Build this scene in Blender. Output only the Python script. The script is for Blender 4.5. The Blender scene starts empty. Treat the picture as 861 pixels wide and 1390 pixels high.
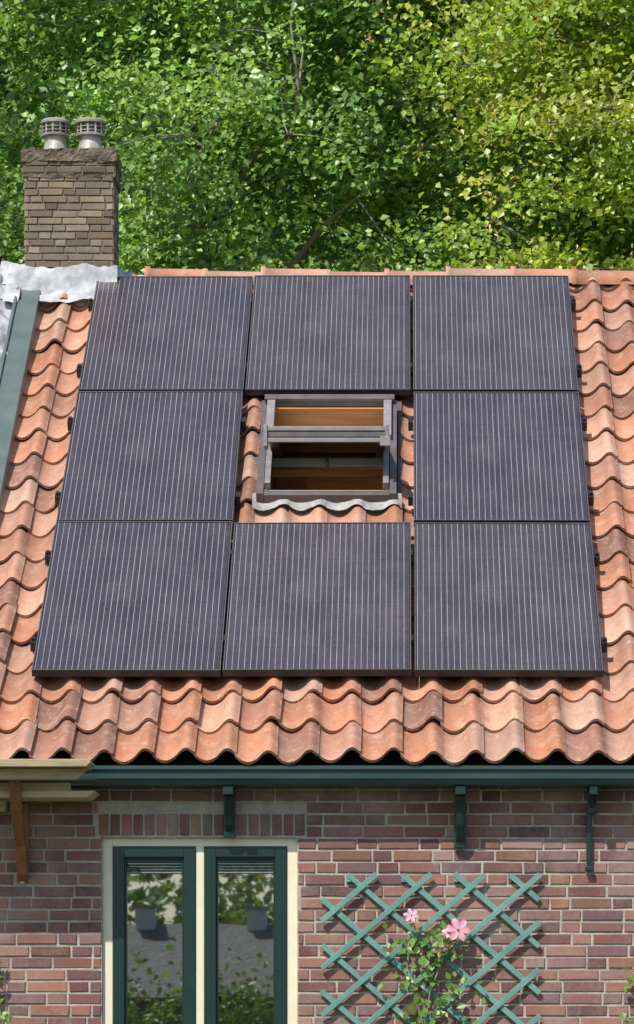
import bpy, math, random
import numpy as np
from mathutils import Vector, noise
random.seed(7); rng=np.random.default_rng(7)
sc=bpy.context.scene
TH=math.radians(36); C=math.cos(TH); S=math.sin(TH)
DB=18.9; ZB=1.6+1.88; DW=18.67
def R(x,t,n): return (x, DB+t*C-n*S, ZB+t*S+n*C)
# ---------------------------------------------------------------- materials
class NT:
    def __init__(s,name):
        s.m=bpy.data.materials.new(name); s.m.use_nodes=True
        s.t=s.m.node_tree; s.n=s.t.nodes; s.n.clear()
        s.out=s.n.new('ShaderNodeOutputMaterial')
    def new(s,ty,**kw):
        nd=s.n.new(ty)
        for k,v in kw.items(): setattr(nd,k,v)
        return nd
    def link(s,a,b): s.t.links.new(a,b)
    def setin(s,nd,k,v):
        if hasattr(v,'is_output') or isinstance(v,bpy.types.NodeSocket): s.link(v,nd.inputs[k])
        else: nd.inputs[k].default_value=v
    def noise(s,scale,detail=4,rough=.55,vec=None,dist=0):
        nd=s.new('ShaderNodeTexNoise'); nd.inputs['Scale'].default_value=scale
        nd.inputs['Detail'].default_value=detail; nd.inputs['Roughness'].default_value=rough
        nd.inputs['Distortion'].default_value=dist
        s.link(vec if vec is not None else s.coord(),nd.inputs['Vector']); return nd.outputs['Fac']
    def coord(s):
        if not hasattr(s,'_c'): s._c=s.new('ShaderNodeTexCoord')
        return s._c.outputs['Object']
    def mapping(s,scale):
        nd=s.new('ShaderNodeMapping'); nd.inputs['Scale'].default_value=scale
        s.link(s.coord(),nd.inputs['Vector']); return nd.outputs['Vector']
    def ramp(s,fac,a,b):
        nd=s.new('ShaderNodeMapRange'); nd.inputs['From Min'].default_value=a; nd.inputs['From Max'].default_value=b
        s.link(fac,nd.inputs['Value']); return nd.outputs['Result']
    def math(s,op,a,b=None,c=None):
        nd=s.new('ShaderNodeMath',operation=op)
        s.setin(nd,0,a)
        if b is not None: s.setin(nd,1,b)
        if c is not None: s.setin(nd,2,c)
        return nd.outputs[0]
    def mix(s,f,a,b,mode='MIX'):
        nd=s.new('ShaderNodeMix',data_type='RGBA',blend_type=mode)
        s.setin(nd,0,f)
        s.setin(nd,6,a if isinstance(a,bpy.types.NodeSocket) else (*a,1))
        s.setin(nd,7,b if isinstance(b,bpy.types.NodeSocket) else (*b,1))
        return nd.outputs[2]
    def attr(s,name='tint'):
        nd=s.new('ShaderNodeAttribute'); nd.attribute_name=name; return nd.outputs['Color']
    def bsdf(s,col,rough=.6,bump=None,bstr=.3,bdist=.01,metal=0,spec=.5,coat=0):
        p=s.new('ShaderNodeBsdfPrincipled')
        s.setin(p,'Base Color',col if isinstance(col,bpy.types.NodeSocket) else (*col,1))
        s.setin(p,'Roughness',rough); s.setin(p,'Metallic',metal); s.setin(p,'Specular IOR Level',spec); s.setin(p,'Coat Weight',coat)
        if bump is not None:
            b=s.new('ShaderNodeBump'); b.inputs['Strength'].default_value=bstr; b.inputs['Distance'].default_value=bdist
            s.link(bump,b.inputs['Height']); s.link(b.outputs[0],p.inputs['Normal'])
        s.link(p.outputs[0],s.out.inputs[0]); return p
def m_tile():
    k=NT('terracotta_tile'); c=k.attr()
    n1=k.noise(9,6,.65); n2=k.noise(55,5,.7); n3=k.noise(2.2,4)
    c=k.mix(k.math('MULTIPLY',k.ramp(n1,.48,.70),.75),c,k.mix(.5,c,(.66,.49,.38)))
    c=k.mix(k.math('MULTIPLY',k.ramp(k.noise(16,6,.7),.55,.75),.72),c,(.19,.11,.08))
    c=k.mix(k.math('MULTIPLY',k.ramp(n2,.59,.71),.6),c,(.12,.085,.06))
    c=k.mix(k.math('MULTIPLY',k.ramp(k.noise(38,4,.6),.61,.71),.6),c,(.62,.56,.46))
    c=k.mix(k.math('MULTIPLY',k.ramp(n3,.5,.75),.42),c,(.30,.17,.12))
    c=k.mix(k.math('MULTIPLY',k.ramp(k.noise(24,5,.7),.66,.74),.55),c,(.16,.17,.08))
    k.bsdf(c,.78,n2,.5,.006); return k.m
def m_brick(name,light,amt):
    k=NT(name); c=k.attr()
    n1=k.noise(30,6,.7); n2=k.noise(2.2,4,.6)
    c=k.mix(k.math('MULTIPLY',k.ramp(n1,.45,.75),.5),c,k.mix(.5,c,(.08,.05,.045)))
    c=k.mix(k.math('MULTIPLY',k.ramp(k.math('ADD',n2,k.math('MULTIPLY',k.noise(45,4,.7),.35)),.62,.85),amt),c,light)
    k.bsdf(c,.85,k.noise(120,4,.7),.6,.004); return k.m
def m_noise(name,a,b,scale=8,rough=.7,bs=.3,bd=.004,bscale=60,metal=0,spec=.5,stretch=None,lo=.35,hi=.7):
    k=NT(name); v=k.mapping(stretch) if stretch else None
    n=k.noise(scale,6,.65,v); k.bsdf(k.mix(k.ramp(n,lo,hi),a,b),rough,k.noise(bscale,4,.6,v),bs,bd,metal,spec); return k.m
def m_leaf(name,trans=.35):
    k=NT(name); c=k.attr()
    d=k.new('ShaderNodeBsdfDiffuse'); k.link(c,d.inputs[0])
    t=k.new('ShaderNodeBsdfTranslucent'); k.link(k.mix(1.0,c,(1.25,1.25,.45),'MULTIPLY'),t.inputs[0])
    g=k.new('ShaderNodeBsdfGlossy'); g.inputs['Roughness'].default_value=.42; g.inputs[0].default_value=(.85,.9,.8,1)
    m=k.new('ShaderNodeMixShader'); m.inputs[0].default_value=trans; k.link(d.outputs[0],m.inputs[1]); k.link(t.outputs[0],m.inputs[2])
    m2=k.new('ShaderNodeMixShader'); m2.inputs[0].default_value=.05; k.link(m.outputs[0],m2.inputs[1]); k.link(g.outputs[0],m2.inputs[2])
    k.link(m2.outputs[0],k.out.inputs[0]); return k.m
def m_cells():
    k=NT('solar_cells'); sp=k.new('ShaderNodeSeparateXYZ'); k.link(k.coord(),sp.inputs[0])
    X=sp.outputs[0]; Y=sp.outputs[1]
    def line(v,per,w,off=0.0):
        f=k.math('FRACT',k.math('ADD',k.math('MULTIPLY',v,1/per),off))
        d=k.math('ABSOLUTE',k.math('SUBTRACT',f,.5))
        return k.math('LESS_THAN',d,w/per/2)
    bus=line(X,.0327,.0027); gap=line(X,.1635,.004,.5); hg=line(Y,.1635,.004,.02)
    dash=line(Y,.0817,.006,.02)
    oi=k.new('ShaderNodeObjectInfo')
    c=k.mix(k.ramp(k.noise(2.5,3),.35,.7),(.052,.044,.053),(.078,.066,.077))
    c=k.mix(oi.outputs['Random'],c,k.mix(1,c,(.82,.82,.90),'MULTIPLY'))
    c=k.mix(gap,c,(.03,.025,.03)); c=k.mix(hg,c,(.03,.026,.032))
    dn=k.noise(14,5,.7,k.mapping((1,.15,1)))
    lc=k.mix(k.ramp(dn,.3,.7),(.24,.22,.23),(.48,.46,.47))
    c=k.mix(bus,c,lc)
    c=k.mix(k.math('MULTIPLY',k.math('MULTIPLY',gap,dash),.8),c,(.02,.02,.02))
    c=k.mix(k.math('MULTIPLY',k.ramp(k.noise(60,5,.75),.5,.8),.22),c,(.3,.26,.24))
    c=k.mix(k.math('MULTIPLY',k.ramp(k.noise(5,4,.7,k.mapping((1,.35,1))),.5,.8),.12),c,(.35,.31,.28))
    k.bsdf(c,.28,spec=.5,coat=.25); return k.m
def m_glass():
    k=NT('window_glass')
    g=k.new('ShaderNodeBsdfGlossy'); g.inputs['Roughness'].default_value=.012; g.inputs[0].default_value=(.85,.9,.88,1)
    d=k.new('ShaderNodeBsdfDiffuse'); d.inputs[0].default_value=(.012,.014,.012,1)
    m=k.new('ShaderNodeMixShader'); m.inputs[0].default_value=.45
    b=k.new('ShaderNodeBump'); b.inputs['Strength'].default_value=.02; b.inputs['Distance'].default_value=.01
    k.link(k.noise(2.5,2),b.inputs['Height']); k.link(b.outputs[0],g.inputs['Normal'])
    k.link(d.outputs[0],m.inputs[1]); k.link(g.outputs[0],m.inputs[2]); k.link(m.outputs[0],k.out.inputs[0]); return k.m
M=dict(tile=m_tile(), brick=m_brick('wall_brick',(.46,.38,.33),.36), cbrick=m_brick('chimney_brick',(.10,.085,.06),.6),
 mortar=m_noise('mortar',(.50,.45,.38),(.32,.28,.24),14,.9,.6,.006,90),
 cmortar=m_noise('chimney_mortar',(.24,.20,.15),(.12,.10,.08),14,.9,.6,.006,90),
 cement=m_noise('weathered_cement',(.22,.175,.12),(.06,.048,.035),12,.95,1,.02,40),
 lead=m_noise('lead_flashing',(.56,.57,.59),(.30,.31,.32),9,.55,.6,.01,14),
 lead2=m_noise('aged_lead',(.44,.43,.42),(.20,.18,.17),16,.6,.6,.006,24),
 green=m_noise('dark_green_paint',(.005,.024,.019),(.009,.036,.029),6,.35,.1,.002,40,lo=.3,hi=.8),
 gutter=m_noise('gutter_green_paint',(.022,.058,.053),(.048,.088,.080),5,.42,.15,.003,30,stretch=(.3,1,3)),
 slate=m_noise('grey_green_board',(.085,.12,.11),(.13,.165,.15),5,.55,.2,.003,40),
 cream=m_noise('cream_paint',(.80,.74,.56),(.70,.63,.45),7,.5,.15,.002,50,lo=.4,hi=.9),
 white=m_noise('white_paint',(.75,.75,.73),(.62,.62,.60),9,.5),
 dark=m_noise('dark_void',(.012,.011,.010),(.02,.018,.016),9,.9),
 room=m_noise('attic_wall',(.16,.09,.05),(.08,.045,.03),4,.9),
 black=m_noise('black_anodised_aluminium',(.018,.017,.019),(.03,.028,.03),20,.35,.1,.001,80),
 edge=m_noise('highlight_and_trim_grey',(.20,.19,.20),(.12,.11,.12),30,.4),
 velux=m_noise('grey_brown_metal',(.10,.082,.080),(.16,.135,.13),7,.45,.15,.002,50),
 veluxl=m_noise('light_grey_metal',(.30,.27,.275),(.19,.17,.17),12,.45,.2,.002,60),
 pine=m_noise('pine_wood',(.62,.26,.08),(.42,.16,.045),6,.5,.2,.002,40,stretch=(.5,6,6)),
 wood=m_noise('weathered_wood',(.46,.36,.22),(.27,.20,.12),7,.75,.5,.004,30,stretch=(.5,5,5)),
 wood2=m_noise('pale_wood',(.68,.54,.33),(.48,.36,.20),6,.7,.5,.004,30,stretch=(.5,5,5)),
 wood3=m_noise('brown_wood',(.30,.14,.06),(.16,.075,.035),7,.6,.4,.004,30,stretch=(5,5,.6)),
 steel=m_noise('galvanised_steel',(.50,.47,.42),(.24,.21,.17),14,.5,.3,.003,50,metal=.2),
 trellis=m_noise('trellis_paint',(.10,.24,.205),(.17,.33,.285),9,.55,.3,.003,50),
 bark=m_noise('bark',(.22,.20,.16),(.10,.085,.065),10,.9,.8,.02,30,stretch=(3,3,.5)),
 twig=m_noise('pale_twig',(.33,.31,.25),(.18,.16,.12),6,.9),
 grass=m_noise('grass',(.05,.10,.025),(.10,.14,.04),3,.95,1,.05,60),
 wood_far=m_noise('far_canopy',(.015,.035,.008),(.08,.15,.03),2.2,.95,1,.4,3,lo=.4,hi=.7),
 roof2=m_noise('grey_roof_tiles',(.20,.19,.18),(.12,.11,.10),8,.8,1,.03,12),
 cells=m_cells(), glass=m_glass(), leaf=m_leaf('leaf',.40), leaf2=m_leaf('maple_leaf',.46), petal=m_leaf('petal',.3))
# ---------------------------------------------------------------- mesh builder
class MB:
    def __init__(s): s.v=[]; s.f=[]; s.mi=[]; s.c=[]; s.mats=[]; s.sm=[]
    def mid(s,m):
        if m not in s.mats: s.mats.append(m)
        return s.mats.index(m)
    def add(s,vs,fs,mat,col=(1,1,1),smooth=False):
        b=len(s.v); s.v+= [tuple(v) for v in vs]; i=s.mid(mat)
        for f in fs: s.f.append([b+q for q in f]); s.mi.append(i); s.sm.append(smooth)
        if isinstance(col,list): s.c+=col
        else: s.c+=[col]*len(vs)
    def box(s,a,b,mat,tr=None,col=(1,1,1)):
        (x0,y0,z0),(x1,y1,z1)=a,b
        vs=[(x0,y0,z0),(x1,y0,z0),(x1,y1,z0),(x0,y1,z0),(x0,y0,z1),(x1,y0,z1),(x1,y1,z1),(x0,y1,z1)]
        if tr: vs=[tr(*v) for v in vs]
        s.add(vs,[(0,3,2,1),(4,5,6,7),(0,1,5,4),(1,2,6,5),(2,3,7,6),(3,0,4,7)],mat,col)
    def prism(s,pts,y0,y1,mat,tr=None):
        n=len(pts); vs=[(x,y0,z) for x,z in pts]+[(x,y1,z) for x,z in pts]
        if tr: vs=[tr(*v) for v in vs]
        s.add(vs,[tuple(range(n)),tuple(range(2*n-1,n-1,-1))]+[(i,i+n,(i+1)%n+n,(i+1)%n) for i in range(n)],mat)
    def lathe(s,cx,cy,z,prof,mat,n=28):
        vs=[];fs=[]
        for r,h in prof:
            for i in range(n):
                a=2*math.pi*i/n; vs.append((cx+r*math.cos(a),cy+r*math.sin(a),z+h))
        for j in range(len(prof)-1):
            for i in range(n): fs.append((j*n+i,j*n+(i+1)%n,(j+1)*n+(i+1)%n,(j+1)*n+i))
        s.add(vs,fs,mat,smooth=False)
    def tube(s,pts,rad,mat,n=7):
        vs=[];fs=[]
        for i,p in enumerate(pts):
            p=Vector(p); d=(Vector(pts[min(i+1,len(pts)-1)])-Vector(pts[max(i-1,0)])).normalized()
            u=d.orthogonal().normalized() if abs(d.z)>.99 else d.cross(Vector((0,0,1))).normalized(); w=d.cross(u)
            for k in range(n):
                a=2*math.pi*k/n; vs.append(p+(u*math.cos(a)+w*math.sin(a))*rad[i])
        for j in range(len(pts)-1):
            for k in range(n): fs.append((j*n+k,j*n+(k+1)%n,(j+1)*n+(k+1)%n,(j+1)*n+k))
        s.add(vs,fs,mat,smooth=True)
    def obj(s,name,parent=None,bevel=0):
        me=bpy.data.meshes.new(name); me.from_pydata(s.v,[],s.f)
        for m in s.mats: me.materials.append(m)
        me.polygons.foreach_set('material_index',s.mi); me.polygons.foreach_set('use_smooth',s.sm)
        at=me.attributes.new('tint','FLOAT_COLOR','POINT')
        at.data.foreach_set('color',np.array([(c[0],c[1],c[2],1) for c in s.c],dtype=np.float32).ravel())
        me.update(); o=bpy.data.objects.new(name,me); sc.collection.objects.link(o)
        if parent: o.parent=parent
        if bevel:
            b=o.modifiers.new('b','BEVEL'); b.width=bevel; b.segments=2; b.limit_method='ANGLE'
        return o
def empty(name):
    o=bpy.data.objects.new(name,None); sc.collection.objects.link(o); return o
house=empty('brick_house')
# ---------------------------------------------------------------- roof tiles
X0=-.87; PW=.213; EX=.305; TB=-.70; NB=-.12; TR=5.2
pal=[(.52,.225,.130),(.56,.262,.160),(.49,.20,.105),(.59,.315,.205),(.42,.19,.12),(.52,.275,.19),(.56,.24,.13),(.33,.155,.105),(.60,.355,.25),(.54,.26,.17)]
def prof(u):
    if u<.62: return -.034*math.sin(math.pi*u/.62)**.85
    w=(u-.62)/.38
    return .034*math.sin(math.pi*min(w,1)*.93)
tb=MB(); NU=18
def tile(x,t,tmax=TR):
    col=random.choice(pal); f=random.uniform(.78,1.12); col=tuple(c*f for c in col)
    jt=random.uniform(-.010,.010); jx=random.uniform(-.004,.004); jn=random.uniform(-.005,.005); rot=random.uniform(-.022,.022)
    lv=[0,.02,.18,.37]; vs=[];cs=[]
    for j,l in enumerate(lv):
        for i in range(NU+1):
            u=i/NU*1.04
            tt=min(t+jt+l,tmax)
            arc=-.016*math.sin(math.pi*min(u/.66,1)) if j<2 else 0
            n=NB+.034*(1-l/.37)+prof(min(u,1.02))+jn+rot*(u-.5)-(0.004 if j==0 else 0)
            vs.append(R(x+jx+u*PW+rot*l,tt+arc,n)); q=1-.30*l/.37  # weathering plus painted shadow line: tile colour darkens towards its upper end
            if u<.06 or u>.95: q*=.75  # shade of the gaps between columns painted into the tile edges
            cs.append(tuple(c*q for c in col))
    W=NU+1; fs=[]
    for j in range(3):
        for i in range(NU): fs.append((j*W+i,j*W+i+1,(j+1)*W+i+1,(j+1)*W+i))
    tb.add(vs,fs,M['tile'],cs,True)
    vs2=[]
    for i in range(W): vs2.append(vs[i]); 
    for i in range(W):
        p=Vector(vs[i])+Vector(R(0,0,-.017))-Vector(R(0,0,0)); vs2.append(tuple(p))
    d=tuple(c*.60 for c in col)  # lip and side faces painted darker as the shadow line of each tile
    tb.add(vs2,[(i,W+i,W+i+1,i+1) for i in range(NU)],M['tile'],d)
    e=[vs[j*W+NU] for j in range(4)]; dn=Vector(R(0,0,-.016))-Vector(R(0,0,0))
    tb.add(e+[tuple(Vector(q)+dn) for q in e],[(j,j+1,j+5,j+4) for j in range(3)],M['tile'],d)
for r in range(20):
    for cidx in range(-17,24):
        x=X0+cidx*PW; t=TB+r*EX
        if 0<=cidx<4 and 1.9<t<3.30: continue
        tile(x,t)
tb.obj('roof_tiles',house)
ub=MB()
hx0,hx1,ht0,ht1=-.80,-.09,2.09,3.20
for a in [(-4.5,hx0,-.62,TR),(hx1,4.2,-.62,TR),(hx0,hx1,-.62,ht0),(hx0,hx1,ht1,TR)]:
    ub.box((a[0],a[2],-.22),(a[1],a[3],-.19),M['dark'],R)
yr=R(0,TR,NB)[1]; zr=R(0,TR,NB)[2]
ub.add([(-4.5,yr,zr),(4.2,yr,zr),(4.2,yr+4.8,zr-3.49),(-4.5,yr+4.8,zr-3.49)],[(0,1,2,3)],M['tile'],(.45,.2,.12))
ub.obj('roof_deck',house)
rb=MB(); x=-4.4; k=0
while x<4.1:
    L=.40+random.uniform(-.03,.03); ch=(-2.60<x<-1.80)
    col=random.choice(pal); f=random.uniform(.8,1.1); col=tuple(c*f for c in col); z0=random.uniform(-.012,.012)
    prs=[]; n=14
    for xx,rr in [(x,.112),(x+.03,.112),(x+.035,.098),(x+L+.01,.092)]:
        for i in range(n+1):
            a=math.pi*(i/n*1.1-.05); prs.append((xx,yr-.005-rr*1.15*math.cos(a),zr-.03+z0+rr*math.sin(a)))
    if not ch: rb.add(prs,[(j*(n+1)+i,j*(n+1)+i+1,(j+1)*(n+1)+i+1,(j+1)*(n+1)+i) for j in range(3) for i in range(n)],M['tile'],col,True)
    x+=L
rb.obj('ridge_tiles',house)
# ---------------------------------------------------------------- brickwork
def brick(mb,F,u0,u1,v0,v1,col,mat,d=.008):
    c=.0028; j=lambda a=.0022: random.uniform(-a,a)
    dd=d+random.uniform(-.004,.002)
    q=[(u0+j(),v0+j()),(u1+j(),v0+j()),(u1+j(),v1+j()),(u0+j(),v1+j())]
    s=[(1,1),(-1,1),(-1,-1),(1,-1)]
    vs=[F(a,b,-.01) for a,b in q]+[F(a,b,dd-c) for a,b in q]+[F(a+c*p,b+c*r,dd+random.uniform(-.001,.001)) for (a,b),(p,r) in zip(q,s)]
    fs=[(8,9,10,11)]+[(i,(i+1)%4,(i+1)%4+4,i+4) for i in range(4)]+[(i+4,(i+1)%4+4,(i+1)%4+8,i+8) for i in range(4)]
    mb.add(vs,fs,mat,col)
def bricks(mb,F,U0,U1,V0,V1,pal,mat,ch=.0625,L=.205,Hd=.098,mj=.012,holes=(),d=.008):
    v=V0;r=0
    while v<V1-.02:
        top=min(v+ch-mj,V1); u=U0-(random.uniform(.0,.2)); k=r%2
        while u<U1:
            ln=(L if (k%2==0 or random.random()<.25) else Hd)*random.uniform(.96,1.03)
            a=max(u,U0); b=min(u+ln,U1); segs=[(a,b)]
            for (h0,h1,g0,g1) in holes:
                if top>g0 and v<g1:
                    ns=[]
                    for (p,q) in segs:
                        if q<=h0 or p>=h1: ns.append((p,q))
                        else:
                            if p<h0: ns.append((p,h0))
                            if q>h1: ns.append((h1,q))
                    segs=ns
            for p,q in segs:
                if q-p>.015:
                    c=random.choice(pal); f=random.uniform(.7,1.2); brick(mb,F,p,q,v,top,tuple(x*f for x in c),mat,d)
            u+=ln+mj; k+=1
        v+=ch; r+=1
WX0,WX1,WZ0,WZ1=-1.583,-.557,1.12,2.578
bp=[(.24,.105,.08),(.28,.13,.095),(.20,.095,.08),(.29,.155,.12),(.15,.072,.07),(.24,.115,.10),(.33,.145,.095),(.20,.10,.105),(.29,.165,.14),(.17,.07,.062),(.25,.11,.085)]
wb=MB(); F=lambda u,v,n:(u,DW-n,v)
ZT=2.90
bricks(wb,F,-4.4,4.1,0.02,ZT,bp,M['brick'],holes=[(WX0-.004,WX1+.004,WZ0-.06,WZ1+.004),(WX0-.02,WX1+.05,WZ1-.0,2.708)])
u=WX0-.015
while u<WX1+.03:
    c=random.choice(bp); brick(wb,F,u,u+.049,WZ1+.012,2.700,tuple(x*random.uniform(.85,1.2) for x in c),M['brick']); u+=.0605
for a in [(-4.4,WX0,0,ZT),(WX1,4.1,0,ZT),(WX0,WX1,0,WZ0),(WX0,WX1,WZ1,ZT)]:
    wb.box((a[0],DW,a[2]),(a[1],DW+.25,a[3]),M['mortar'])
yb=yr+4.5
for xx in (-4.4,4.08):
    wb.add([(xx,DW+.25,0),(xx,yb,0),(xx,yb,3.2),(xx,yr,zr-.12),(xx,DW+.25,3.0)],[(0,1,2,3,4)],M['brick'],(.24,.12,.1))
wb.add([(-4.4,yb,0),(4.1,yb,0),(4.1,yb,3.2),(-4.4,yb,3.2)],[(0,1,2,3)],M['brick'],(.24,.12,.1))
wb.obj('front_wall',house)
# ---------------------------------------------------------------- window
w=MB(); cr=M['cream']; YF=DW+.03
w.box((WX0,YF,WZ0),(WX0+.055,YF+.10,WZ1),cr); w.box((WX1-.055,YF,WZ0),(WX1,YF+.10,WZ1),cr)
w.box((WX0+.055,YF,WZ1-.045),(WX1-.055,YF+.10,WZ1),cr); w.box((WX0+.055,YF,WZ0),(WX1-.055,YF+.1,WZ0+.06),cr)
mx=(271.5-548)/258.5; w.box((mx-.022,YF,WZ0+.06),(mx+.022,YF+.1,WZ1-.045),cr)
w.box((WX0-.03,DW-.06,WZ0-.06),(WX1+.03,YF+.1,WZ0),M['cement'])
w.obj('window_frame',house,.003)
g=MB()
for a,b in ((WX0+.057,mx-.024),(mx+.024,WX1-.057)):
    z0,z1=WZ0+.062,WZ1-.047; y=YF-.012; fw=.060
    g.box((a,y,z0),(a+fw,y+.07,z1),M['green']); g.box((b-fw,y,z0),(b,y+.07,z1),M['green'])
    g.box((a+fw,y,z1-.055),(b-fw,y+.07,z1),M['green']); g.box((a+fw,y,z0),(b-fw,y+.07,z0+.09),M['green'])
    for q in ((a+fw,a+fw+.010),(b-fw-.010,b-fw)): g.box((q[0],y+.018,z0+.09),(q[1],y+.06,z1-.055),M['green'])
    for i in range(5): g.box((a+fw+.010,y+.014+.003*i,z1-.068-.015*i),(b-fw-.010,y+.05,z1-.056-.015*i),M['green'])
    g.box((a+fw+.010,y+.02,z1-.140),(b-fw-.010,y+.05,z1-.131),M['edge'])
    g.box((a+fw,y+.052,z0+.09),(b-fw,y+.058,z1-.055),M['glass'])
g.obj('window_sashes',house,.003)
# ---------------------------------------------------------------- gutter and brackets
g=MB(); YG=18.42
pf=[(YG-.012,2.937),(YG-.012,2.918),(YG+.002,2.912),(YG+.006,2.872),(YG+.02,2.862),(YG+.03,2.842),(YG+.05,2.839),(YG+.232,2.839),(YG+.232,2.937),(YG+.20,2.937),(YG+.20,2.87),(YG+.03,2.87),(YG+.012,2.937)]
n=len(pf); g.add([(-4.4,a,b) for a,b in pf]+[(4.15,a,b) for a,b in pf],[tuple(range(n)),tuple(range(2*n-1,n-1,-1))]+[(i,i+n,(i+1)%n+n,(i+1)%n) for i in range(n)],M['gutter'])
g.box((-4.4,YG+.16,2.94),(4.1,YG+.2,3.0),M['dark'])  # near-black board stands in for the shadow gap under the tile lips
g.obj('gutter',house)
g=MB()
def px(p,s=262): return (p-548)/s
for cx,zb,wd in ((312,2.575,.062),(624.5,2.52,.062),(803.5,2.70,.05)):
    x=px(cx,259); 
    g.box((x-wd/2,DW-.05,zb),(x+wd/2,DW-.009,2.838),M['green'])
    g.box((x-wd/2+.004,YG+.04,2.79),(x+wd/2-.004,DW-.05,2.838),M['green'])
    pts=[(DW-.05,zb+.03),(DW-.085,zb+.06),(DW-.11,zb+.12),(DW-.13,2.79),(DW-.05,2.79)]
    vs=[(x-wd/2+.01,a,b) for a,b in pts]+[(x+wd/2-.01,a,b) for a,b in pts]; m=len(pts)
    g.add(vs,[tuple(range(m)),tuple(range(2*m-1,m-1,-1))]+[(i,i+m,(i+1)%m+m,(i+1)%m) for i in range(m)],M['green'])
x=px(799.5,259); g.box((x-.014,DW-.04,2.415),(x+.014,DW-.009,2.71),M['green']); g.box((x-.02,DW-.05,2.40),(x+.02,DW-.009,2.425),M['green'])
g.obj('gutter_brackets',house,.004)
# ---------------------------------------------------------------- chimney
cb=MB(); cx0,cx1,cy=-2.437,-1.872,22.92; cd=.42; czb,czt=6.1,7.235
cp=[(.31,.25,.17),(.26,.20,.135),(.34,.275,.20),(.22,.17,.12),(.28,.215,.15),(.17,.13,.095),(.35,.275,.18),(.26,.18,.125)]
cb.box((cx0+.004,cy+.004,5.8),(cx1-.004,cy+cd-.004,czt),M['cmortar'])
def faces(z0,z1,e,pal,m='cbrick'):
    a=(pal,M[m],.0465,.150,.072,.008)
    bricks(cb,lambda u,v,n:(u,cy-e-n,v),cx0-e,cx1+e,z0,z1,*a,d=.006)
    bricks(cb,lambda u,v,n:(cx1+e+n,u,v),cy-e,cy+cd+e,z0,z1,*a,d=.006)
    bricks(cb,lambda u,v,n:(cx0-e-n,cy*2+cd-u,v),cy-e,cy+cd+e,z0,z1,*a,d=.006)
    bricks(cb,lambda u,v,n:(cx0+cx1-u,cy+cd+e+n,v),cx0-e,cx1+e,z0,z1,*a,d=.006)
faces(czb,7.065,0,cp)
dk=[tuple(c*.6 for c in q) for q in cp]
cb.box((cx0-.010,cy-.010,7.075),(cx1+.010,cy+cd+.010,7.20),M['cmortar'])
faces(7.08,7.18,.012,dk)
cb.obj('chimney',house)
cc=MB()
def blob(a,b,mat,amp,seg=(36,5,12)):
    (x0,y0,z0),(x1,y1,z1)=a,b; vs=[];idx={};fs=[]
    SX,SZ,SY=seg
    def P(i,j,k):
        if (i,j,k) not in idx:
            p=Vector((x0+(x1-x0)*i/SX,y0+(y1-y0)*j/SY,z0+(z1-z0)*k/SZ))
            p+=noise.noise_vector(p*14)*amp+noise.noise_vector(p*45)*amp*.6
            idx[(i,j,k)]=len(vs); vs.append(p)
        return idx[(i,j,k)]
    for i in range(SX):
        for k in range(SZ): fs.append((P(i,0,k),P(i+1,0,k),P(i+1,0,k+1),P(i,0,k+1))); fs.append((P(i,SY,k),P(i,SY,k+1),P(i+1,SY,k+1),P(i+1,SY,k)))
        for j in range(SY): fs.append((P(i,j,SZ),P(i+1,j,SZ),P(i+1,j+1,SZ),P(i,j+1,SZ))); fs.append((P(i,j,0),P(i,j+1,0),P(i+1,j+1,0),P(i+1,j,0)))
    for j in range(SY):
        for k in range(SZ): fs.append((P(0,j,k),P(0,j,k+1),P(0,j+1,k+1),P(0,j+1,k))); fs.append((P(SX,j,k),P(SX,j+1,k),P(SX,j+1,k+1),P(SX,j,k+1)))
    cc.add(vs,fs,mat)
blob((cx0-.022,cy-.026,7.150),(cx1+.022,cy+cd+.02,7.236),M['cement'],.016)
blob((cx0-.014,cy-.010,7.050),(cx1+.014,cy+cd,7.082),M['cement'],.010)
cc.obj('chimney_cap',house)
pb=MB(); 
for x,rs in ((-2.262,1.0),(-2.035,1.04)):
    y=cy+.2; z=7.225
    pr=[(.085,0),(.082,.03),(.068,.085),(.066,.115),(.092,.118),(.094,.13),(.07,.136),(.055,.14),(.055,.188),(.095,.190),(.097,.203),(.085,.212),(0,.222)]
    pb.lathe(x,y,z,[(r*rs,h*1.15) for r,h in pr],M['steel'])
    for i in range(10):
        a=2*math.pi*i/10+.2; qx,qy=x+.078*rs*math.cos(a),y+.078*rs*math.sin(a)
        pb.box((qx-.005,qy-.005,z+.15),(qx+.005,qy+.005,z+.222),M['steel'])
    for h in (.172,.196): pb.lathe(x,y,z,[(.06,h),(.086,h-.006),(.086,h-.002),(.06,h+.004)],M['steel'])
pb.obj('chimney_cowls',house)
# ---------------------------------------------------------------- lead flashing, verge board
lb=MB()
def sheet(fn,nu,nv,amp,sc_=9,mat='lead'):
    vs=[];
    for j in range(nv+1):
        for i in range(nu+1):
            p=Vector(fn(i/nu,j/nv)); d=noise.noise(p*sc_)*amp+noise.noise(p*sc_*2.7)*amp*.6
            vs.append(p+Vector((d*.4,-d*S-0,d*C)))
    lb.add(vs,[(j*(nu+1)+i,j*(nu+1)+i+1,(j+1)*(nu+1)+i+1,(j+1)*(nu+1)+i) for j in range(nv) for i in range(nu)],M[mat],smooth=True)
nz=lambda a,b=0: noise.noise(Vector((a,b,.3)))
sheet(lambda u,v:(-2.50+.66*u,cy-.022-.02*(1-v),6.20+.275*v+.02*nz(u*9,1)*v),40,14,.02)
sheet(lambda u,v:R(-2.60+.76*u,4.76+.24*v+.05*nz(u*6,2)*(1-v),-.055+.02*nz(u*5,7)),60,16,.028,7)
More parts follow.
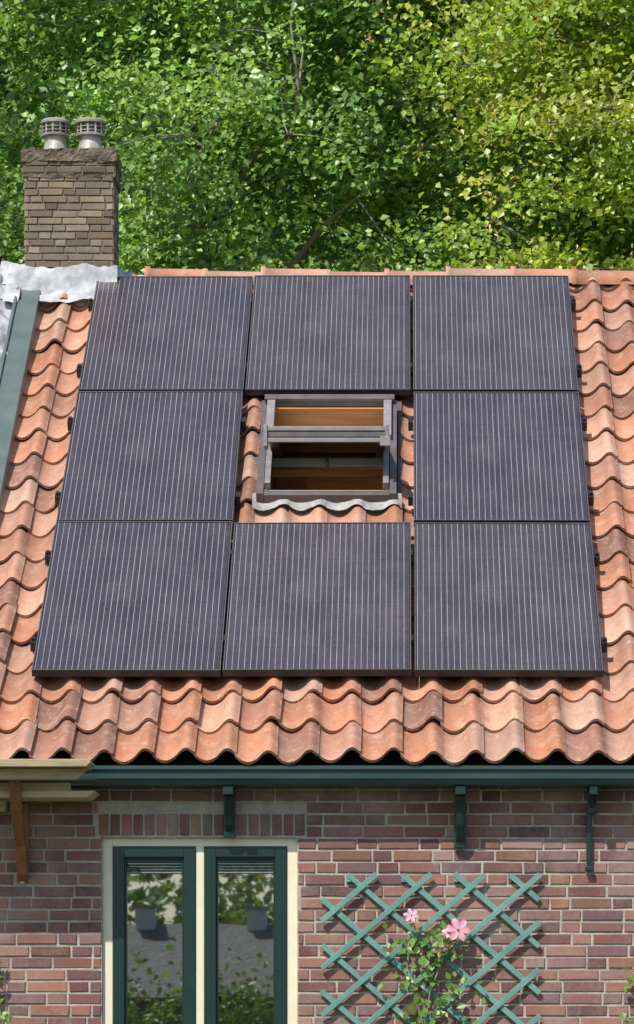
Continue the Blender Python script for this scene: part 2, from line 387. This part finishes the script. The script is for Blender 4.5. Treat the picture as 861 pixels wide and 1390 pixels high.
sheet(lambda u,v:R(-2.56+.10*u,4.7+.5*v,-.03+.03*v),8,20,.03)
sheet(lambda u,v:(-1.87+.21*u,yr-.16+.32*v,zr+.075-.5*abs(v-.5)**1.5+.04*nz(u*4,5)-.03*u),14,14,.02)
sheet(lambda u,v:(-2.62+.20*u,yr-.16+.32*v,zr+.12-.5*abs(v-.5)**1.5),14,14,.02)
sheet(lambda u,v:R(-2.86+.39*u,3.60+1.5*v+.10*nz(u*4,9)*(1-v),-.06+.03*math.sin(u*9+v*3)),26,60,.045,6)
def apr(u,v):
    x=-.875+.865*u; uu=((x-X0)/PW)%1.0
    return R(x,1.99+.09*v+.010*nz(u*9,3)*(1-v),-.12+.040+(prof(uu))*(1-v)*.6+.045*v)
sheet(apr,110,5,.006,14,'lead2')
lb.obj('lead_flashing',house)
g=MB(); g.box((-2.475,-.55,-.16),(-2.335,4.98,-.045),M['slate'],R); g.box((-2.49,-.55,-.16),(-2.470,4.98,-.025),M['slate'],R)
g.obj('verge_board',house,.004)
# ---------------------------------------------------------------- roof window
v=MB(); a0,a1,b0,b1=-.852,-.040,2.03,3.235; vm=M['velux']; vl=M['veluxl']
v.box((a0,b0,-.15),(a0+.042,b1,-.01),vm,R); v.box((a1-.042,b0,-.15),(a1,b1,-.01),vm,R)
v.box((a0+.042,b0,-.15),(a1-.042,b0+.055,-.02),vm,R); v.box((a0+.042,b1-.05,-.15),(a1-.042,b1,.0),vm,R)
v.box((a0-.03,b0-.02,-.13),(a0-.004,b1+.1,-.10),vm,R); v.box((a1+.004,b0-.02,-.13),(a1+.03,b1+.1,-.10),vm,R)
v.box((a0-.03,b1+.003,-.13),(a1+.03,b1+.14,-.08),vm,R)
i0,i1,j0,j1=a0+.044,a1-.044,b0+.057,b1-.052
v.box((i0,j0,-.75),(i0+.02,j1,-.03),vm,R); v.box((i1-.02,j0,-.75),(i1,j1,-.03),vm,R)
v.box((i0+.022,j1-.022,-.75),(i1-.022,j1,-.03),M['pine'],R); v.box((i0+.022,j0,-.75),(i1-.022,j0+.02,-.03),M['white'],R)
v.box((i0+.022,j0+.022,-.75),(i1-.022,j1-.024,-.73),M['room'],R)
# roller blind boxes and pine rail glimpsed through the opening
v.box((i0+.025,21.18,4.915),(-.465,21.20,4.968),M['white']); v.box((-.445,21.18,4.915),(i1-.025,21.20,4.968),M['white'])
v.box((i0+.025,21.22,4.86),(i1-.025,21.24,4.905),M['pine'])
v.obj('roof_window_frame',house,.003)
sb=MB(); pt=2.63; pc=Vector(R(0,pt,-.01)); ang=math.radians(1)
def SR(x,l,h): return (x, pc.y+l*math.cos(ang)-h*math.sin(ang), pc.z+l*math.sin(ang)+h*math.cos(ang))
q0,q1=i0+.022,i1-.022; hl=.46
sb.box((q0,-hl,-.03),(q0+.055,hl,.03),vm,SR); sb.box((q1-.055,-hl,-.03),(q1,hl,.03),vm,SR)
sb.box((q0+.057,-hl,-.035),(q1-.057,-hl+.06,.025),vm,SR); sb.box((q0+.057,hl-.06,-.03),(q1-.057,hl,.03),M['pine'],SR)
sb.box((q0-.022,-hl-.03,.016),(q1+.022,-hl-.004,.042),vl,SR)
sb.box((q0-.012,-hl-.024,-.020),(q1+.012,-hl-.002,.012),vm,SR)
sb.box((q0-.022,-hl-.03,-.050),(q1+.022,-hl-.002,-.025),vl,SR)
sb.box((q0+.057,-hl+.06,-.006),(q1-.057,hl-.06,.006),M['glass'],SR)
for xx in (q0-.022,q1): sb.box((xx,-hl-.040,-.075),(xx+.022,-hl+.12,.050),vl,SR)
sb.box((q1-.03,-hl-.055,-.075),(q1+.03,-hl-.041,-.02),vl,SR)
sb.box((i0-.012,2.70,-.03),(i0+.036,3.17,.026),vl,R); sb.box((i1-.036,2.70,-.03),(i1+.012,3.17,.026),vl,R)
sb.box((i0-.030,3.173,.004),(i1+.030,3.235,.030),vm,R)
sb.box((i0+.002,2.12,-.03),(i0+.036,2.68,.012),vl,R); sb.box((i1-.036,2.12,-.03),(i1-.002,2.68,.012),vl,R)
sb.obj('roof_window_sash',house,.003)
# ---------------------------------------------------------------- solar panels
PWd=1.004; PH=1.658
def panel_mesh():
    m=MB(); f=.011; t=.04
    m.box((0,0,-t),(f,PH,0),M['black']); m.box((PWd-f,0,-t),(PWd,PH,0),M['black'])
    m.box((f,0,-t),(PWd-f,f,0),M['black']); m.box((f,PH-f,-t),(PWd-f,PH,0),M['black'])
    e=.0025
    m.box((e,e,.0005),(e*2.2,PH-e,.0015),M['edge']); m.box((PWd-e*2.2,e,.0005),(PWd-e,PH-e,.0015),M['edge'])  # pale strips paint a silver highlight along the black frame edges
    m.box((e*2.2,PH-e*3,.0005),(PWd-e*2.2,PH-e,.0015),M['edge']); m.box((e*2.2,e,.0005),(PWd-e*2.2,e*2.2,.0015),M['edge'])
    m.box((f,f,-.012),(PWd-f,PH-f,-.003),M['cells']); m.box((.3,.3,-.035),(.4,.45,-.014),M['black'])
    for tt in (.32,1.28):
        m.box((-.001,tt,-.085),(PWd+.001,tt+.04,-.043),M['black'])
    return m
for r in range(3):
    for c,xx in enumerate((-1.976,-.962,.058)):
        if r==1 and c==1: continue
        pm=panel_mesh()
        for tt in (.34,1.30):
            if c==0: pm.box((-.035,tt-.03,-.07),(-.003,tt+.03,-.012),M['black']); pm.box((-.028,tt-.012,-.012),(-.01,tt+.012,.004),M['black'])
            if c==2: pm.box((PWd+.003,tt-.03,-.07),(PWd+.035,tt+.03,-.012),M['black']); pm.box((PWd+.01,tt-.012,-.012),(PWd+.028,tt+.012,.004),M['black'])
            if r==1 and c==0: pm.box((PWd+.003,tt-.03,-.07),(PWd+.03,tt+.03,-.012),M['black'])
            if r==1 and c==2: pm.box((-.032,tt-.03,-.07),(-.003,tt+.03,-.012),M['black'])
        if c<2:
            for tt in (.34,1.30):
                if not(r==1): pm.box((PWd+.0,tt-.03,-.02),(PWd+.011,tt+.03,.003),M['black'])
        o=pm.obj('solar_panel',None,.001)
        o.rotation_euler=(TH+random.uniform(-.004,.004),random.uniform(-.003,.003),random.uniform(-.0015,.0015)); o.location=R(xx,r*1.679,0)
# ---------------------------------------------------------------- wooden pergola at left
cn=MB()
def Z(p,s): return 1.6+(1390-p)/s
cn.prism([(-3.2,2.905),(-1.61,2.905),(-1.585,2.93),(-1.60,2.945),(-3.2,2.945)],18.05,18.33,M['wood'])
cn.prism([(-3.2,2.845),(-1.66,2.845),(-1.61,2.903),(-3.2,2.903)],18.12,18.18,M['wood'])
cn.prism([(-3.2,2.765),(-1.63,2.765),(-1.585,2.80),(-3.2,2.80)],18.30,18.62,M['wood2'])
cn.prism([(-3.2,2.80),(-1.72,2.80),(-1.72,2.843),(-3.2,2.843)],18.34,18.40,M['wood2'])
cn.prism([(-3.2,2.70),(-2.06,2.70),(-2.06,2.763),(-3.2,2.763)],18.42,18.50,M['wood'])
pts=[(18.20,2.86),(18.26,2.86),(18.35,2.72),(18.50,2.60),(18.62,2.47),(18.655,2.40),(18.655,2.34),(18.60,2.38),(18.52,2.52),(18.40,2.62),(18.27,2.74)]
x0,x1=-2.02,-1.965; m=len(pts)
cn.add([(x0,a,b) for a,b in pts]+[(x1,a,b) for a,b in pts],[tuple(range(m)),tuple(range(2*m-1,m-1,-1))]+[(i,i+m,(i+1)%m+m,(i+1)%m) for i in range(m)],M['wood3'])
cn.box((-2.025,18.625,2.40),(-1.960,18.66,2.76),M['wood3'])
cn.box((-2.01,18.645,2.33),(-1.985,18.66,2.40),M['steel'])
cn.box((-3.15,18.05,0),(-3.05,18.15,2.84),M['wood'])
cn.obj('wooden_pergola',None,.004)
# ---------------------------------------------------------------- trellis
tl=MB()
def slat(p,q,y,w_=.029):
    p=Vector((px(p[0]),0,Z(p[1],262)));q=Vector((px(q[0]),0,Z(q[1],262))); d=(q-p).normalized(); nn=Vector((-d.z,0,d.x))*w_/2
    p-=d*random.uniform(.006,.022); q+=d*.012
    vs=[]
    for yy in (y,y+.010):
        for a in (p-nn,p+nn,q+nn,q-nn): vs.append((a.x+random.uniform(-.003,.003),yy,a.z))
    tl.add(vs,[(0,1,2,3),(7,6,5,4),(0,4,5,1),(1,5,6,2),(2,6,7,3),(3,7,4,0)],M['trellis'])
yt,ybm,xl,xr,sl=1187,1420,438,732,1.16
for k in range(-6,5):
    a=474+74*k
    y0=yt if a>=xl else yt+(xl-a)/sl; y1=min(ybm,yt+(xr-a)/sl)
    if y0<ybm and y1-y0>20: slat((a+sl*(y0-yt),y0),(a+sl*(y1-yt),y1),DW-.034)
for k in range(0,9):
    b=508+75*k; y0=yt if b<=xr+6 else yt+(b-xr)/sl; y1=min(ybm,yt+(b-xl)/sl)
    if y0<ybm and y1-y0>20: slat((b-sl*(y0-yt),y0),(b-sl*(y1-yt),y1),DW-.046)
for (xx,zz) in ((473,1192),(620,1192),(548,1192)): tl.box((px(xx)-.012,DW-.03,Z(zz,262)-.012),(px(xx)+.012,DW-.006,Z(zz,262)+.012),M['trellis'])
tl.obj('garden_trellis',None,.002)
# ---------------------------------------------------------------- leaves
def leaves(name,P,L,cols,mat,parent=None,nb=(-.25,-.55,.70),nrand=.6,asp=.75,droop=-.35,fold=.12):
    N=len(P)
    n=rng.normal(size=(N,3))*nrand+np.array(nb); n/=np.linalg.norm(n,axis=1)[:,None]
    a=rng.normal(size=(N,3)); a[:,2]+=droop; a-=n*(a*n).sum(1)[:,None]; a/=np.linalg.norm(a,axis=1)[:,None]
    b=np.cross(n,a); L=L[:,None]; Wd=L*asp/2
    V=np.empty((N,4,3)); V[:,0]=P; V[:,1]=P+a*L*.38+b*Wd+n*L*fold; V[:,2]=P+a*L; V[:,3]=P+a*L*.38-b*Wd+n*L*fold
    me=bpy.data.meshes.new(name); me.vertices.add(N*4); me.vertices.foreach_set('co',V.ravel().astype(np.float32))
    idx=(np.arange(N)*4)[:,None]+np.array([0,2,1,0,3,2])[None,:]
    me.loops.add(N*6); me.loops.foreach_set('vertex_index',idx.ravel().astype(np.int32))
    me.polygons.add(N*2); me.polygons.foreach_set('loop_start',(np.arange(N*2)*3).astype(np.int32))
    me.update(calc_edges=True)
    at=me.attributes.new('tint','FLOAT_COLOR','POINT')
    cc=np.ones((N,4,4)); cc[:,:,:3]=cols[:,None,:]; at.data.foreach_set('color',cc.ravel().astype(np.float32))
    me.materials.append(mat); o=bpy.data.objects.new(name,me); sc.collection.objects.link(o)
    if parent: o.parent=parent
    return o
def tree(name,bx,by,h,cz,rx,ry,rz,nbough,ncb,lpc,L,base,mat,bsp=(.40,.40,.26),spread=(.19,.19,.12),keys=0,barkr=.17,front=.78,droop=-.35):
    root=empty(name); tm=MB()
    pts=[Vector((bx+.12*math.sin(z*.9),by+.1*math.cos(z*.7),z)) for z in np.linspace(0,h,12)]
    tm.tube(pts,[barkr*(1-.88*i/11) for i in range(12)],M['bark'],12)
    limbs=[]
    for i in range(26):
        z=random.uniform(cz-rz*.85,cz+rz*.6)
        a=random.uniform(0,2*math.pi); rr=math.sqrt(max(.1,1-((z+.8-cz)/rz)**2))*.75
        s=Vector((bx+.12*math.sin(z*.9),by+.1*math.cos(z*.7),z)); e=Vector((bx+rx*rr*math.cos(a),by+ry*rr*math.sin(a),z+random.uniform(.8,1.9)))
        m1=(s*2+e)/3; m2=(s+e*2)/3+Vector((random.uniform(-.15,.15),0,.12))
        tm.tube([s,m1,m2,e],[.05,.038,.026,.010],M['twig'],7); limbs+= [m1,(m1+m2)/2,m2,(m2+e)/2,e]
    LP=np.array([tuple(q) for q in limbs]); BP=[]
    while len(BP)<nbough:
        d=rng.normal(size=3); d/=np.linalg.norm(d)
        if d[1]>0 and random.random()<front: d[1]*=-1
        r=random.uniform(.30,1.0)**.6
        lump=1+.22*noise.noise(Vector(d*2.3)+Vector((bx,by,0)))
        p=np.array((bx,by,cz))+d*np.array((rx,ry,rz))*r*lump
        if p[2]<2.5: continue
        BP.append(p)
    BP=np.array(BP)
    for p in BP:
        q=LP[np.argmin(((LP-p)**2).sum(1))]; dd=Vector(p)-Vector(q)
        if dd.length<2.5:
            mid=Vector(q)+dd*.5+Vector((random.uniform(-.1,.1),random.uniform(-.1,.1),-.05)); tm.tube([q,mid,Vector(p)+dd.normalized()*.2],[.016,.011,.004],M['twig'],5)
    bi=np.repeat(np.arange(nbough),ncb); CP=BP[bi]+rng.normal(size=(len(bi),3))*np.array(bsp)
    for p,b in list(zip(CP,bi))[::2]:
        q=Vector(BP[b]); tm.tube([q,(q+Vector(p))/2+Vector((0,0,.04)),p],[.008,.006,.003],M['twig'],4)
    tm.obj('trunk',root)
    k=rng.integers(int(lpc*.5),int(lpc*1.5),len(CP)); ci=np.repeat(np.arange(len(CP)),k); N=len(ci)
    off=rng.normal(size=(N,3))*np.array(spread)*(rng.uniform(.6,1.3,len(CP))[ci][:,None])
    off[:,2]-=.6*(off[:,0]**2+off[:,1]**2)
    P=CP[ci]+off
    base=np.array(base); pi=rng.integers(0,len(base),len(CP))
    bf=rng.uniform(.78,1.18,nbough)[bi][ci][:,None]
    col=base[pi][ci]*bf*rng.uniform(.70,1.3,(N,1))
    leaves('foliage',P,L*rng.uniform(.55,1.3,N),col,mat,root,droop=droop)
    if keys:
        q=CP[rng.integers(0,len(CP),keys)]+rng.normal(size=(keys,3))*np.array((.2,.2,.1)); q=np.repeat(q,14,axis=0)
        q=q+rng.normal(size=q.shape)*np.array((.035,.035,.07))
        kc=np.array((.56,.40,.15))*rng.uniform(.7,1.3,(len(q),1))
        leaves('seed_keys',q,.05*rng.uniform(.8,1.2,len(q)),kc,mat,root,droop=-2.5,asp=.4)
    return root
gp=[(.25,.43,.08),(.21,.38,.085),(.28,.46,.09),(.21,.38,.11),(.33,.48,.13)]
yp=[(.36,.47,.05),(.42,.50,.06),(.30,.44,.06),(.45,.50,.07)]
tree('poplar_tree',-5.3,32.5,15,9.0,2.6,2.6,6.2,80,9,80,.078,gp,M['leaf'])
tree('poplar_tree',-2.0,33.0,16,9.2,2.7,2.6,6.5,125,9,85,.074,gp,M['leaf'])
tree('poplar_tree',.6,34.4,16,9.6,2.6,2.4,6.2,110,9,85,.074,gp,M['leaf'])
tree('maple_tree',2.6,31.6,13,8.6,2.5,2.3,5.0,115,9,85,.072,yp,M['leaf2'],bsp=(.46,.46,.18),spread=(.23,.23,.08),keys=420)
tree('maple_tree',6.6,33.5,13,8.4,2.6,2.4,5.0,45,8,70,.085,yp,M['leaf2'],bsp=(.48,.48,.16),spread=(.24,.24,.07),keys=60)
# distant woodland: canopy mass with leaf clumps in front of it
N=70000
cl=np.stack([rng.uniform(-14,14,600),rng.uniform(37,40.5,600),rng.uniform(3,15,600)],1)
ci=rng.integers(0,600,N); P=cl[ci]+rng.normal(size=(N,3))*np.array((.55,.5,.35))
dt=leaves('distant_trees',P,.14*rng.uniform(.6,1.3,N),np.array((.19,.34,.06))*rng.uniform(.6,1.3,(600,1))[ci]*rng.uniform(.7,1.3,(N,1)),M['leaf'])
fm=MB(); nx,nz_=90,50; vs=[]
for j in range(nz_+1):
    for i in range(nx+1):
        p=Vector((-22+44*i/nx,0,19.5*j/nz_)); d=noise.noise(p*.5)*1.6+noise.noise(p*1.6)*.7
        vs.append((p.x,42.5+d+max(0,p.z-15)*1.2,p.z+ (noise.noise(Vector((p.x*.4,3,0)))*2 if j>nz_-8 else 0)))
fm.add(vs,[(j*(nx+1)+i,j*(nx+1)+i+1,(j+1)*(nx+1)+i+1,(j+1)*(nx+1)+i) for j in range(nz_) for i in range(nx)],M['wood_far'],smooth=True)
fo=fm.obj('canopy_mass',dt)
# ---------------------------------------------------------------- clematis & roses
def plant(name,stems,leafpts,fl,fcol,frad,npet=6):
    root=empty(name); s=MB()
    for st in stems: s.tube(st,[.006-.003*i/len(st) for i in range(len(st))],M['twig'],6)
    s.obj('stems',root)
    P=[];
    for (x,y,z,r,n_) in leafpts:
        P.append(np.array((x,y,z))+rng.normal(size=(n_,3))*np.array((r,.025,r*.8)))
    P=np.concatenate(P); P[:,1]=np.minimum(P[:,1],DW-.05)
    leaves('leaves',P,.045*rng.uniform(.6,1.3,len(P)),np.array((.15,.27,.05))*rng.uniform(.6,1.5,(len(P),1)),M['leaf'],root,nb=(0,-.8,.4),nrand=.4)
    f=MB()
    for (x,y,z,sc2) in fl:
        ax=Vector((random.uniform(-.25,.25),-1,random.uniform(.15,.5))).normalized(); u=ax.orthogonal().normalized(); w_=ax.cross(u)
        c=Vector((x,y,z)); r=frad*sc2; ph=random.random()*6
        for i in range(npet):
            a=ph+2*math.pi*i/npet; d=u*math.cos(a)+w_*math.sin(a); b=ax.cross(d)
            vs=[c+ax*.004]; 
            for l,wd,h in ((.3,.18,.10),(.6,.27,.16),(.85,.18,.12),(1.0,.02,.04)):
                for sg in (-1,0,1): vs.append(c+d*r*l+b*r*wd*sg+ax*r*(h-(0 if sg else .06)))
            fs=[(0,1,2),(0,2,3)]
            for j in range(3):
                for q in range(2): k=1+j*3+q; fs.append((k,k+3,k+4,k+1))
            cv=tuple(v_*random.uniform(.85,1.1) for v_ in fcol); f.add(vs,fs,M['petal'],cv,True)
        for i in range(14):
            dd=(ax*1.2+u*random.uniform(-.6,.6)+w_*random.uniform(-.6,.6))*r*.18; f.tube([c,c+dd],[.0022,.0015],M['cream'],4)
    f.obj('flowers',root); return root
y=DW-.085
plant('clematis_plant',[[(.18,y+.03,0),(.16,y+.03,.9),(.10,y+.02,1.5),(.15,y+.03,1.85),(.08,y+.02,2.05),(.04,y,2.16)],[(.15,y+.03,1.8),(.22,y+.02,1.97),(.28,y,2.08)],[(.10,y+.02,1.6),(.02,y,1.9),(.03,y,2.06),(-.02,y,2.1)]],
 [(.06,y,2.06,.035,16),(.20,y,2.03,.045,26),(.13,y,1.97,.06,34),(.10,y,1.85,.10,46),(.2,y,1.7,.12,50),(.15,y,1.4,.18,110),(.15,y,.9,.2,120),(-.03,y,2.0,.03,8),(.30,y,2.0,.03,8)],
 [(.04,y-.02,2.165,.66),(.285,y-.03,2.09,1.05),(.245,y-.02,2.075,.75),(.19,y-.02,1.99,.7)],(.80,.36,.50),.065)
for bx in (-2.17,1.225):
    plant('rose_bush',[[(bx,y,0),(bx+.04,y,1.0),(bx,y,1.75),(bx,y,1.98)],[(bx,y,.8),(bx+.10,y,1.5),(bx+.04,y,1.75)]],
     [(bx,y,1.95,.025,14),(bx,y,1.84,.035,26),(bx,y,1.6,.05,40),(bx,y,1.3,.14,130),(bx,y,.8,.2,200)],
     [(bx+.02,y-.03,2.0,1),(bx+.0,y-.04,1.88,1.1)],(.62,.06,.04),.034,8)
# ---------------------------------------------------------------- ground and what the panes reflect
gm=MB(); gm.add([(-300,-300,0),(300,-300,0),(300,300,0),(-300,300,0)],[(0,1,2,3)],M['grass']); gm.obj('ground')
pv=MB(); pv.box((-4.6,16.6,0),(4.2,18.6,.06),M['cement']); pv.obj('garden_path')
nh=empty('neighbour_house'); q=MB()
q.box((-9,-13,0),(3,-8.2,2.0),M['brick'],col=(.25,.14,.11)); 
q.add([(-9.3,-7.9,1.95),(3.3,-7.9,1.95),(3.3,-10.6,2.95),(-9.3,-10.6,2.95),(-9.3,-13.3,1.95),(3.3,-13.3,1.95)],[(0,1,2,3),(3,2,5,4)],M['roof2'])
for xx in (-3.6,-2.1): q.box((xx,-10.7,2.8),(xx+.25,-10.4,3.15),M['white']); q.box((xx-.05,-10.75,3.15),(xx+.3,-10.35,3.2),M['steel'])
q.obj('building',nh)
N=26000; cl=np.stack([rng.uniform(-14,9,220),rng.uniform(-26,-22,220),rng.uniform(1,4.2,220)],1)
P=cl[rng.integers(0,220,N)]+rng.normal(size=(N,3))*np.array((.7,.5,.5))
leaves('hedge',P,.22*rng.uniform(.6,1.3,N),np.array((.20,.30,.08))*rng.uniform(.6,1.4,(N,1)),M['leaf'],nb=(0,.35,.75))
P=np.array((-2.4,-6.5,1.3))+rng.normal(size=(6000,3))*np.array((.9,.3,.42))
leaves('garden_shrub',P,.1*rng.uniform(.6,1.3,6000),np.array((.18,.30,.04))*rng.uniform(.6,1.4,(6000,1)),M['leaf'],nb=(0,.35,.75))
# ---------------------------------------------------------------- light, world, camera
el=math.radians(50); az=math.radians(28)
sd=Vector((-math.sin(az)*math.cos(el),-math.cos(az)*math.cos(el),math.sin(el)))
L=bpy.data.lights.new('sun','SUN'); L.energy=4.6; L.angle=math.radians(.5); L.color=(1,.955,.88)
lo=bpy.data.objects.new('sun',L); sc.collection.objects.link(lo); lo.rotation_euler=sd.to_track_quat('Z','Y').to_euler(); lo.location=(-10,-10,30)
W=bpy.data.worlds.new('World'); sc.world=W; W.use_nodes=True; nt=W.node_tree
bg=nt.nodes['Background']; sk=nt.nodes.new('ShaderNodeTexSky'); sk.sky_type='NISHITA'; sk.sun_disc=False; sk.sun_elevation=el; sk.sun_rotation=math.radians(208)
nt.links.new(sk.outputs[0],bg.inputs[0]); bg.inputs[1].default_value=.15
cam=bpy.data.cameras.new('camera'); co=bpy.data.objects.new('camera',cam); sc.collection.objects.link(co); sc.camera=co
co.location=(0,0,1.6); co.rotation_euler=(math.radians(90),0,0)
cam.sensor_fit='VERTICAL'; cam.sensor_height=24; cam.lens=4831/1390*24; cam.shift_y=.5; cam.shift_x=-117.5/1390; cam.clip_end=1500; cam.clip_start=.1
sc.view_settings.view_transform='Standard'; sc.view_settings.look='None'; sc.view_settings.exposure=0
